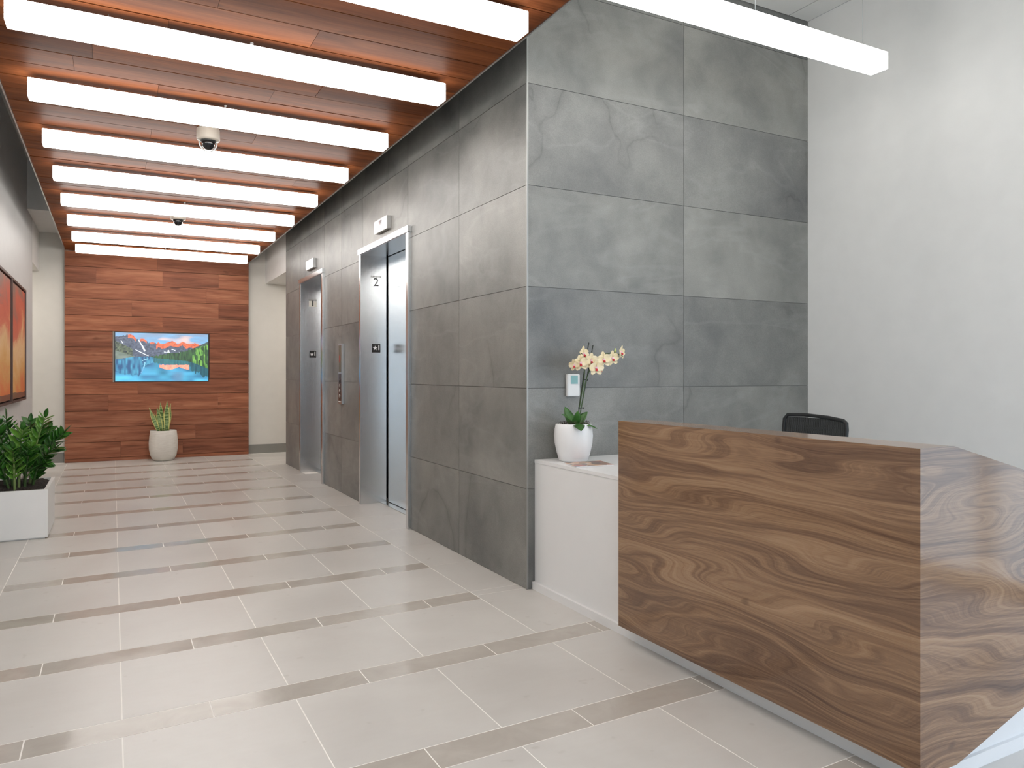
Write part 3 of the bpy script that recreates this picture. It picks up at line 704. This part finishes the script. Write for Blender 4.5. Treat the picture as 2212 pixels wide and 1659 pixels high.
# ------------------------------------------------------------------ magazine
mg = thing('magazine', 'thin folded magazine with a colourful cover on the white cabinet', 'magazine', (2.39, 3.55, .778))
q = [Vector((2.29, 3.66, 0)), Vector((2.245, 3.46, 0)), Vector((2.487, 3.44, 0)), Vector((2.528, 3.635, 0))]
ctr = sum(q, Vector())/4
def sheet(sc, z0, z1, nm, mt):
    bm = bmesh.new(); lo = [bm.verts.new(((p-ctr)*sc)+Vector((0, 0, z0))) for p in q]; hi = [bm.verts.new(((p-ctr)*sc)+Vector((0, 0, z1))) for p in q]
    bm.faces.new(hi); bm.faces.new(lo)
    for i in range(4): bm.faces.new((lo[i], lo[(i+1) % 4], hi[(i+1) % 4], hi[i]))
    bmesh.ops.recalc_face_normals(bm, faces=bm.faces[:]); return link(nm, bm_mesh(bm, nm), mt, mg, (ctr.x, ctr.y, .778))
sheet(.985, 0, .005, 'pages', 'white_letter')
t = NT('cover'); v = t.coords((1, 1, 1), rnd=False); vo = t.t.nodes.new('ShaderNodeTexVoronoi'); vo.inputs['Scale'].default_value = 24; t.l(v, vo.inputs['Vector'])
hs = t.t.nodes.new('ShaderNodeSeparateColor'); t.l(vo.outputs['Color'], hs.inputs[0])
t.base(t.ramp(hs.outputs[0], [(0, srgb(90, 90, 92)), (.3, srgb(150, 130, 110)), (.5, srgb(214, 160, 110)), (.7, srgb(196, 190, 180)), (.85, srgb(176, 96, 84)), (1, srgb(96, 120, 130))])); t.set(Roughness=.3); M['cover'] = t.m
sheet(1.0, .0052, .006, 'cover', 'cover')

# ------------------------------------------------------------------ orchid
def leaf_mesh(L, Wd, curl=.2, fold=.25, n=8, tip=1.0, name='leaf'):
    """leaf along +Z from the origin, width along X, bending towards +Y"""
    bm = bmesh.new(); rows = []
    for i in range(n+1):
        s = i/n; wv = Wd/2*math.sin(math.pi*min(1, (s*.94+.06))**.85)**.8 if i < n else 0.0004
        z = L*s; y = curl*L*s*s
        rows.append([bm.verts.new((k*wv, y+abs(k)*fold*wv, z)) for k in (-1, -.5, 0, .5, 1)])
    for a, b in zip(rows, rows[1:]):
        for k in range(4): bm.faces.new((a[k], a[k+1], b[k+1], b[k]))
    r = bmesh.ops.extrude_face_region(bm, geom=bm.faces[:]); vs = [x for x in r['geom'] if isinstance(x, bmesh.types.BMVert)]
    bmesh.ops.translate(bm, vec=(0, -.0012, 0), verts=vs)
    bmesh.ops.recalc_face_normals(bm, faces=bm.faces[:])
    return bm_mesh(bm, name, True)
def aim(p0, p1, roll=0, face=None):
    """rotation taking +Z to p1-p0; +Y turned towards 'face' when given"""
    z = (Vector(p1)-Vector(p0)).normalized()
    y = Vector(face) if face else Vector((0, 0, 1)); y = y - z*y.dot(z)
    if y.length < 1e-3: y = z.orthogonal()
    y.normalize(); x = y.cross(z)
    m = Matrix((x, y, z)).transposed()
    return (m @ Matrix.Rotation(roll, 3, 'Z')).to_euler()
PC = (2.415, 3.75)
oc = thing('orchid', 'pale yellow moth orchid in a glossy white pot on the white cabinet', 'orchid', (PC[0], PC[1], .7775))
link('pot', lathe_mesh([(0, 0), (.078, 0), (.086, .004), (.100, .05), (.112, .105), (.1155, .15), (.112, .19), (.1055, .2185), (.103, .221), (.1005, .2185), (.104, .19), (.104, .17), (0, .17)], 56), 'white_ceramic', oc, (PC[0], PC[1], .7775))
link('moss_bed', lathe_mesh([(0, .216), (.05, .214), (.095, .206), (.102, .196), (.102, .176), (0, .176)], 30), 'moss', oc, (PC[0], PC[1], .7775))
bm = bmesh.new()
for i in range(150):
    a = random.uniform(0, 6.28); q_ = .094*math.sqrt(random.uniform(.25, 1)); p = Vector((q_*math.cos(a), q_*math.sin(a), .21)); pts = [p]
    for k in range(4): p = p+Vector((random.uniform(-.010, .010), random.uniform(-.010, .010), random.uniform(-.002, .011))); pts.append(p)
    tube_bm(bm, pts, .0009, 4)
tag(link('moss', bm_mesh(bm, 'moss'), 'moss', oc, (PC[0], PC[1], .7775)), kind='stuff')
base = (2.425, 3.745, .985)
for p0, tip, L, Wd, face, cu in (((2.42, 3.745, .985), (2.33, 3.72, 1.07), .125, .066, (.4, -.5, 1), -.15), ((2.425, 3.76, .985), (2.385, 3.79, 1.10), .125, .058, (0, 1, .3), .12),
        ((2.43, 3.74, .985), (2.475, 3.71, 1.065), .105, .060, (-.5, -.6, .9), -.12), ((2.41, 3.70, .998), (2.365, 3.60, 1.03), .125, .070, (0, 0, -1), .55),
        ((2.44, 3.70, .998), (2.485, 3.62, 1.018), .095, .052, (0, 0, -1), .5), ((2.415, 3.73, .985), (2.40, 3.70, 1.09), .10, .062, (0, -1, .2), .15)):
    link('leaf', leaf_mesh(L, Wd, cu, .22, 10), 'orchid_leaf', oc, p0, aim(p0, tip, face=face))
def curve_pts(cp, n=14):
    out = []; cp = [Vector(c) for c in cp]; P = [cp[0]]+cp+[cp[-1]]
    for i in range(1, len(P)-2):
        for k in range(n):
            u = k/n; a, b, c, d = P[i-1:i+3]
            out.append(.5*((2*b)+(-a+c)*u+(2*a-5*b+4*c-d)*u*u+(-a+3*b-3*c+d)*u*u*u))
    out.append(cp[-1]); return out
tube('flower_stem', curve_pts([(2.432, 3.745, .985), (2.462, 3.74, 1.15), (2.484, 3.738, 1.28), (2.478, 3.735, 1.37), (2.45, 3.72, 1.415), (2.42, 3.70, 1.37)]), .0032, 'stem_green', oc)
tube('flower_stem', curve_pts([(2.440, 3.74, .985), (2.468, 3.735, 1.13), (2.49, 3.73, 1.25), (2.535, 3.725, 1.35), (2.60, 3.72, 1.405), (2.68, 3.71, 1.42), (2.74, 3.705, 1.40)]), .0032, 'stem_green', oc)
tube('stake', [(2.440, 3.75, .98), (2.4555, 3.75, 1.10), (2.50, 3.745, 1.38), (2.518, 3.74, 1.481)], .0033, 'stake', oc)
tube('stake', [(2.448, 3.748, .98), (2.462, 3.748, 1.06), (2.505, 3.745, 1.26), (2.548, 3.74, 1.466)], .0033, 'stake', oc)
for z, x in ((1.259, 2.488), (1.09, 2.458)):
    bm = bmesh.new(); tube_bm(bm, [(-.016, -.008, 0), (-.006, -.010, 0), (.008, -.010, 0), (.020, -.006, 0)], .003, 6); tube_bm(bm, [(-.016, -.008, -.006), (-.016, -.008, .006)], .003, 6); tube_bm(bm, [(.016, -.008, -.006), (.016, -.008, .004)], .003, 6)
    link('clip', bm_mesh(bm, 'clip', True), 'stake', oc, (x, 3.742, z))
def petal_mesh(L, Wd, cup):
    bm = bmesh.new(); rows = []
    for i in range(7):
        s = i/6; wv = Wd/2*math.sqrt(max(0, math.sin(math.pi*(s**.85)*.93+.12))); wv = max(wv, .003); z = L*s*1.0; y = -cup*L*(s-.5)**2
        rows.append([bm.verts.new((k*wv, y-.12*Wd*k*k, z)) for k in (-1, -.6, 0, .6, 1)])
    for a, b in zip(rows, rows[1:]):
        for k in range(4): bm.faces.new((a[k], a[k+1], b[k+1], b[k]))
    r = bmesh.ops.extrude_face_region(bm, geom=bm.faces[:]); vs = [x for x in r['geom'] if isinstance(x, bmesh.types.BMVert)]
    bmesh.ops.translate(bm, vec=(0, .0006, 0), verts=vs); bmesh.ops.recalc_face_normals(bm, faces=bm.faces[:])
    return bm_mesh(bm, 'petal', True)
PB = petal_mesh(.040, .046, .25); PS = petal_mesh(.042, .027, .2); PB.materials.append(M['petal']); PS.materials.append(M['petal'])
LIP = lathe_mesh([(0, 0), (.0045, .002), (.0065, .008), (.004, .013), (0, .015)], 12); LIP.materials.append(M['lip'])
COLM = lathe_mesh([(0, -.003), (.006, 0), (.0068, .004), (.004, .010), (0, .011)], 14); COLM.materials.append(M['column'])
def flower(p, yaw, pitch, sc, roll=0):
    fr = Euler((R(pitch), R(roll), R(yaw)), 'XYZ').to_matrix()
    def W(v): return Vector(p)+fr @ (Vector(v)*sc)
    core_ = link('flower', COLM, None, oc, p)
    core_.rotation_euler = (fr @ Matrix.Rotation(R(90), 3, 'X')).to_euler(); core_.scale = (sc,)*3
    inv = core_.rotation_euler.to_matrix().inverted()
    def sub(nm, me, ang, off, tilt=0):
        o = bpy.data.objects.new(nm, me); COL.objects.link(o); o.parent = core_
        rm = fr @ Matrix.Rotation(R(ang), 3, 'Y') @ Matrix.Rotation(R(tilt), 3, 'X')
        o.rotation_euler = (inv @ rm).to_euler(); o.location = inv @ (fr @ Vector(off))
    for a in (72+8, -72-8): sub('petal', PB, a, (0, 0, 0), 6)
    for a in (0, 142, -142): sub('petal', PS, a, (0, .003, 0), 8)
    sub('lip', LIP, 180, (0, -.006, -.003), 35)
fl = [((2.432, 3.700, 1.358), -30, 8, 1.0), ((2.470, 3.730, 1.412), 20, -6, .95), ((2.500, 3.690, 1.372), -6, 4, .95), ((2.528, 3.680, 1.330), -12, 10, 1.0),
      ((2.592, 3.695, 1.378), -10, 0, 1.0), ((2.660, 3.700, 1.388), 4, 4, .95), ((2.724, 3.700, 1.424), 30, 0, .85), ((2.400, 3.715, 1.345), -62, 14, .75), ((2.575, 3.700, 1.318), 40, 24, .7)]
for p, yw, pt, sc in fl: flower(p, yw, pt, sc*1.2, random.uniform(-12, 12))
link('bud', lathe_mesh([(0, 0), (.007, .006), (.008, .014), (.004, .026), (0, .030)], 12), 'bud', oc, (2.684, 3.705, 1.420), (0, R(10), 0)) if 'bud' in M else None

# ------------------------------------------------------------------ snake plant at the end wall
sn = thing('snake_plant', 'snake plant with yellow-edged leaves in a rough white pot against the wood end wall', 'potted plant', (.665, 12.30, 0))
link('pot', lathe_mesh([(0, 0), (.12, 0), (.145, .015), (.178, .08), (.196, .17), (.199, .26), (.190, .37), (.180, .445), (.176, .45), (.170, .445), (.178, .40), (.178, .38), (0, .38)], 48), 'plaster', sn, (.665, 12.30, .0005))
link('soil', lathe_mesh([(0, .442), (.10, .436), (.165, .42), (.172, .40), (.172, .385), (0, .385)], 30), 'soil', sn, (.665, 12.30, .0005))
def snake_leaf(p0, p1, Wd, face, curl):
    L = (Vector(p1)-Vector(p0)).length; bm = bmesh.new(); cl = bm.loops.layers.float_color.new('Col'); rows = []; n = 12
    K = (-1, -.78, -.4, 0, .4, .78, 1)
    for i in range(n+1):
        s = i/n; wv = Wd/2*(.62+.38*math.sin(math.pi*min(s*1.15, 1)))*(1 if s < .62 else max(.02, math.cos((s-.62)/.38*math.pi/2)))
        rows.append([bm.verts.new((k*wv, curl*L*(s*s)+.5*wv*k*k+.010*math.sin(s*9), L*s)) for k in K])
    val = {0: 1, 1: .66, 2: .2, 3: 0, 4: .2, 5: .66, 6: 1}
    for a, b in zip(rows, rows[1:]):
        for k in range(6):
            f = bm.faces.new((a[k], a[k+1], b[k+1], b[k]))
            for lp, kk in zip(f.loops, (k, k+1, k+1, k)): v_ = val[kk]; lp[cl] = (v_, v_, v_, 1)
    r = bmesh.ops.extrude_face_region(bm, geom=bm.faces[:]); vs = [x for x in r['geom'] if isinstance(x, bmesh.types.BMVert)]
    bmesh.ops.translate(bm, vec=(0, -.003, 0), verts=vs)
    link('leaf', bm_mesh(bm, 'leaf', True), 'snake_leaf', sn, p0, aim(p0, p1, face=face))
for p0, p1, wd, fc, cu in [((.60, 12.24, .43), (.47, 12.18, .79), .060, (0, -1, 0), -.12), ((.635, 12.26, .43), (.575, 12.22, .80), .062, (0, -1, 0), -.03), ((.65, 12.32, .43), (.625, 12.32, .865), .075, (0, -1, 0), -.02),
                       ((.70, 12.23, .43), (.708, 12.2, .895), .080, (.1, -1, 0), -.02), ((.735, 12.30, .43), (.758, 12.28, .85), .055, (-.7, -1, 0), -.04), ((.67, 12.25, .43), (.655, 12.22, .63), .04, (0, -1, 0), -.03), ((.62, 12.34, .43), (.55, 12.36, .70), .05, (.3, -1, 0), -.03)]:
    snake_leaf(p0, p1, wd, fc, cu)

# ------------------------------------------------------------------ long planter with glossy plant
zz = thing('planter', 'glossy dark green leafy plant in a white rectangular planter at the left wall', 'potted plant', (-.68, 7.3, 0))
bm = bmesh.new(); x0, x1, y0, y1, H_ = -.915, -.452, 6.903, 7.717, .386
add_box(bm, x0, x1, y0, y0+.025, .012, H_); add_box(bm, x0, x1, y1-.025, y1, .012, H_); add_box(bm, x0, x0+.025, y0+.025, y1-.025, .012, H_); add_box(bm, x1-.025, x1, y0+.025, y1-.025, .012, H_)
add_box(bm, x0+.02, x1-.02, y0+.02, y1-.02, .0, .03)
bmesh.ops.recalc_face_normals(bm, faces=bm.faces[:]); link('box', bm_mesh(bm, 'box'), 'planter_white', zz)
bm = bmesh.new(); nx, ny = 24, 40; grid = []
for j in range(ny+1):
    row = []
    for i in range(nx+1):
        u, v = i/nx, j/ny; ed = min(u, 1-u, v, 1-v); z = .345+.05*min(1, ed*7)+random.uniform(-.008, .010)
        row.append(bm.verts.new((x0+.026+(x1-x0-.052)*u, y0+.026+(y1-y0-.052)*v, z)))
    grid.append(row)
for a, b in zip(grid, grid[1:]):
    for i in range(nx): bm.faces.new((a[i], a[i+1], b[i+1], b[i]))
tag(link('soil', bm_mesh(bm, 'soil'), 'soil', zz), kind='stuff')
LEAFS = []
for L_, W_ in ((.090, .046), (.100, .050), (.080, .044)):
    for mt in ('leaf_dark', 'leaf_bright'):
        me = leaf_mesh(L_, W_, .12, .35, 5); me.materials.append(M[mt]); LEAFS.append(me)
stems = [((-.70, 7.12), (-.80, 6.95, .90), 0), ((-.69, 7.18), (-.74, 7.05, .94), 0), ((-.64, 7.25), (-.60, 7.30, .90), 0), ((-.60, 7.20), (-.485, 7.15, .94), .6),
         ((-.60, 7.28), (-.36, 7.20, .80), 0), ((-.58, 7.16), (-.40, 7.02, .70), 0), ((-.72, 7.05), (-.84, 6.88, .70), 0), ((-.66, 7.08), (-.62, 6.92, .86), .8),
         ((-.68, 7.02), (-.68, 6.86, .72), .7), ((-.62, 7.06), (-.56, 6.92, .72), .3), ((-.75, 7.30), (-.80, 7.45, .88), 0), ((-.58, 7.36), (-.48, 7.50, .82), 0),
         ((-.70, 7.40), (-.62, 7.55, .86), 0), ((-.76, 7.20), (-.83, 7.22, .82), 0), ((-.57, 7.10), (-.46, 6.95, .58), 0)]
for (bx, by), tp, br in stems:
    p0 = Vector((bx, by, .375)); p3 = Vector(tp); mid_ = p0.lerp(p3, .42)+Vector((0, 0, .09)); pts = curve_pts([p0, mid_, p3], 8)
    st = tube('stem', pts, [.011-.008*i/(len(pts)-1) for i in range(len(pts))], 'stem_pale' if br > .5 else 'stem_green', zz, 7)
    n = 10
    side = (p3-p0).cross(Vector((0.3, 1, .2))).normalized()
    for i in range(n+1):
        s = .22+.78*i/n; idx = min(len(pts)-2, int(s*(len(pts)-1))); p = pts[idx].lerp(pts[idx+1], s*(len(pts)-1)-idx) if idx < len(pts)-1 else pts[-1]
        tan = (pts[min(idx+1, len(pts)-1)]-pts[max(idx-1, 0)]).normalized()
        for sg in (((-1, 1) if i < n else (0,))):
            d = (tan*.75+side*sg*.85+Vector((random.uniform(-.15, .15), random.uniform(-.15, .15), random.uniform(-.1, .2)))).normalized() if sg else tan
            end = p+d*.1
            if end.x < XL+.01 : end.x = XL+.02
            me = random.choice(LEAFS[1::2] if random.random() < br else LEAFS[0::2])
            o = bpy.data.objects.new('leaf', me); COL.objects.link(o); o.parent = st; o.location = p-wloc(st)
            o.rotation_euler = aim(p, end, random.uniform(-.5, .5), face=(.1, -.4, 1)); sc = (.85+.38*math.sin(math.pi*min(1, s)))*random.uniform(.85, 1.15); o.scale = (sc,)*3

# ------------------------------------------------------------------ office chair behind the desk
ch = thing('office_chair', 'black mesh-back office chair behind the reception desk', 'chair', (3.36, 3.03, 0))
CH = Vector((3.36, 3.03, 0)); yaw = R(-90)
cr_, sr_ = math.cos(yaw), math.sin(yaw)
def cw(x, y, z): return (CH.x+x*cr_-y*sr_, CH.y+x*sr_+y*cr_, z)
# back: curved frame with mesh, at local y=+.25
def backpt(u, z):
    u = u*.84
    return cw(u, .27+.02*(1-(u/.24)**2)*1.0+.06*(z-.5)-.045, z)
outline = [(-.20, .55), (-.235, .75), (-.262, .95), (-.258, 1.02), (-.235, 1.045), (-.10, 1.05), (.10, 1.042), (.235, 1.03), (.262, 1.015), (.268, .98), (.25, .75), (.20, .55), (0, .52), (-.20, .55)]
tube('back_frame', [backpt(*p) for p in outline], .011, 'chair_black', ch, 8)
t = NT('chair_mesh'); v = t.coords((1, 1, 1), rnd=False, rot=(0, R(45), 0)); ck = t.t.nodes.new('ShaderNodeTexChecker'); ck.inputs['Scale'].default_value = 170; t.l(v, ck.inputs['Vector'])
t.base(t.mix(ck.outputs['Fac'], (.006, .006, .006, 1), (.05, .055, .055, 1))); t.set(Roughness=.6); M['chair_mesh'] = t.m
bm = bmesh.new(); N_ = 14; rows = []
for j in range(13):
    z = .54+(1.034-.54)*j/12; hw = np.interp(z, [.52, .55, .75, .95, 1.02, 1.04], [.17, .20, .24, .26, .255, .235]); rows.append([bm.verts.new(Vector(backpt(-hw+2*hw*i/N_, z))-Vector(cw(0, .25, .78))) for i in range(N_+1)])
for a, b in zip(rows, rows[1:]):
    for i in range(N_): bm.faces.new((a[i], a[i+1], b[i+1], b[i]))
link('back_mesh', bm_mesh(bm, 'back_mesh', True), 'chair_mesh', ch, cw(0, .25, .78))
bm = bmesh.new(); add_box(bm, -.25, .25, -.24, .24, -.035, .035); bmesh.ops.bevel(bm, geom=bm.edges[:], offset=.03, segments=3, affect='EDGES')
link('seat', bm_mesh(bm, 'seat', True), 'chair_black', ch, cw(0, 0, .48), (0, 0, yaw))
tube('spine', [cw(0, .10, .42), cw(0, .27, .45), cw(0, .30, .60), cw(0, .30, .80)], .02, 'chair_black', ch)
tube('gas_column', [cw(0, 0, .09), cw(0, 0, .44)], .025, 'chair_black', ch, 14)
for s in (-1, 1):
    tube('armrest', [cw(s*.24, 0, .46), cw(s*.30, 0, .50), cw(s*.30, -.02, .66), cw(s*.30, -.16, .68), cw(s*.30, .12, .68)], .016, 'chair_black', ch)
for k in range(5):
    a = k*2*math.pi/5+.3; e_ = (.27*math.cos(a), .27*math.sin(a))
    tube('base_leg', [cw(0, 0, .11), cw(e_[0], e_[1], .075)], [.022, .014], 'chair_black', ch)
    tube('caster', [cw(e_[0]-.02, e_[1], .0285), cw(e_[0]+.02, e_[1], .0285)], .028, 'chair_black', ch, 14)
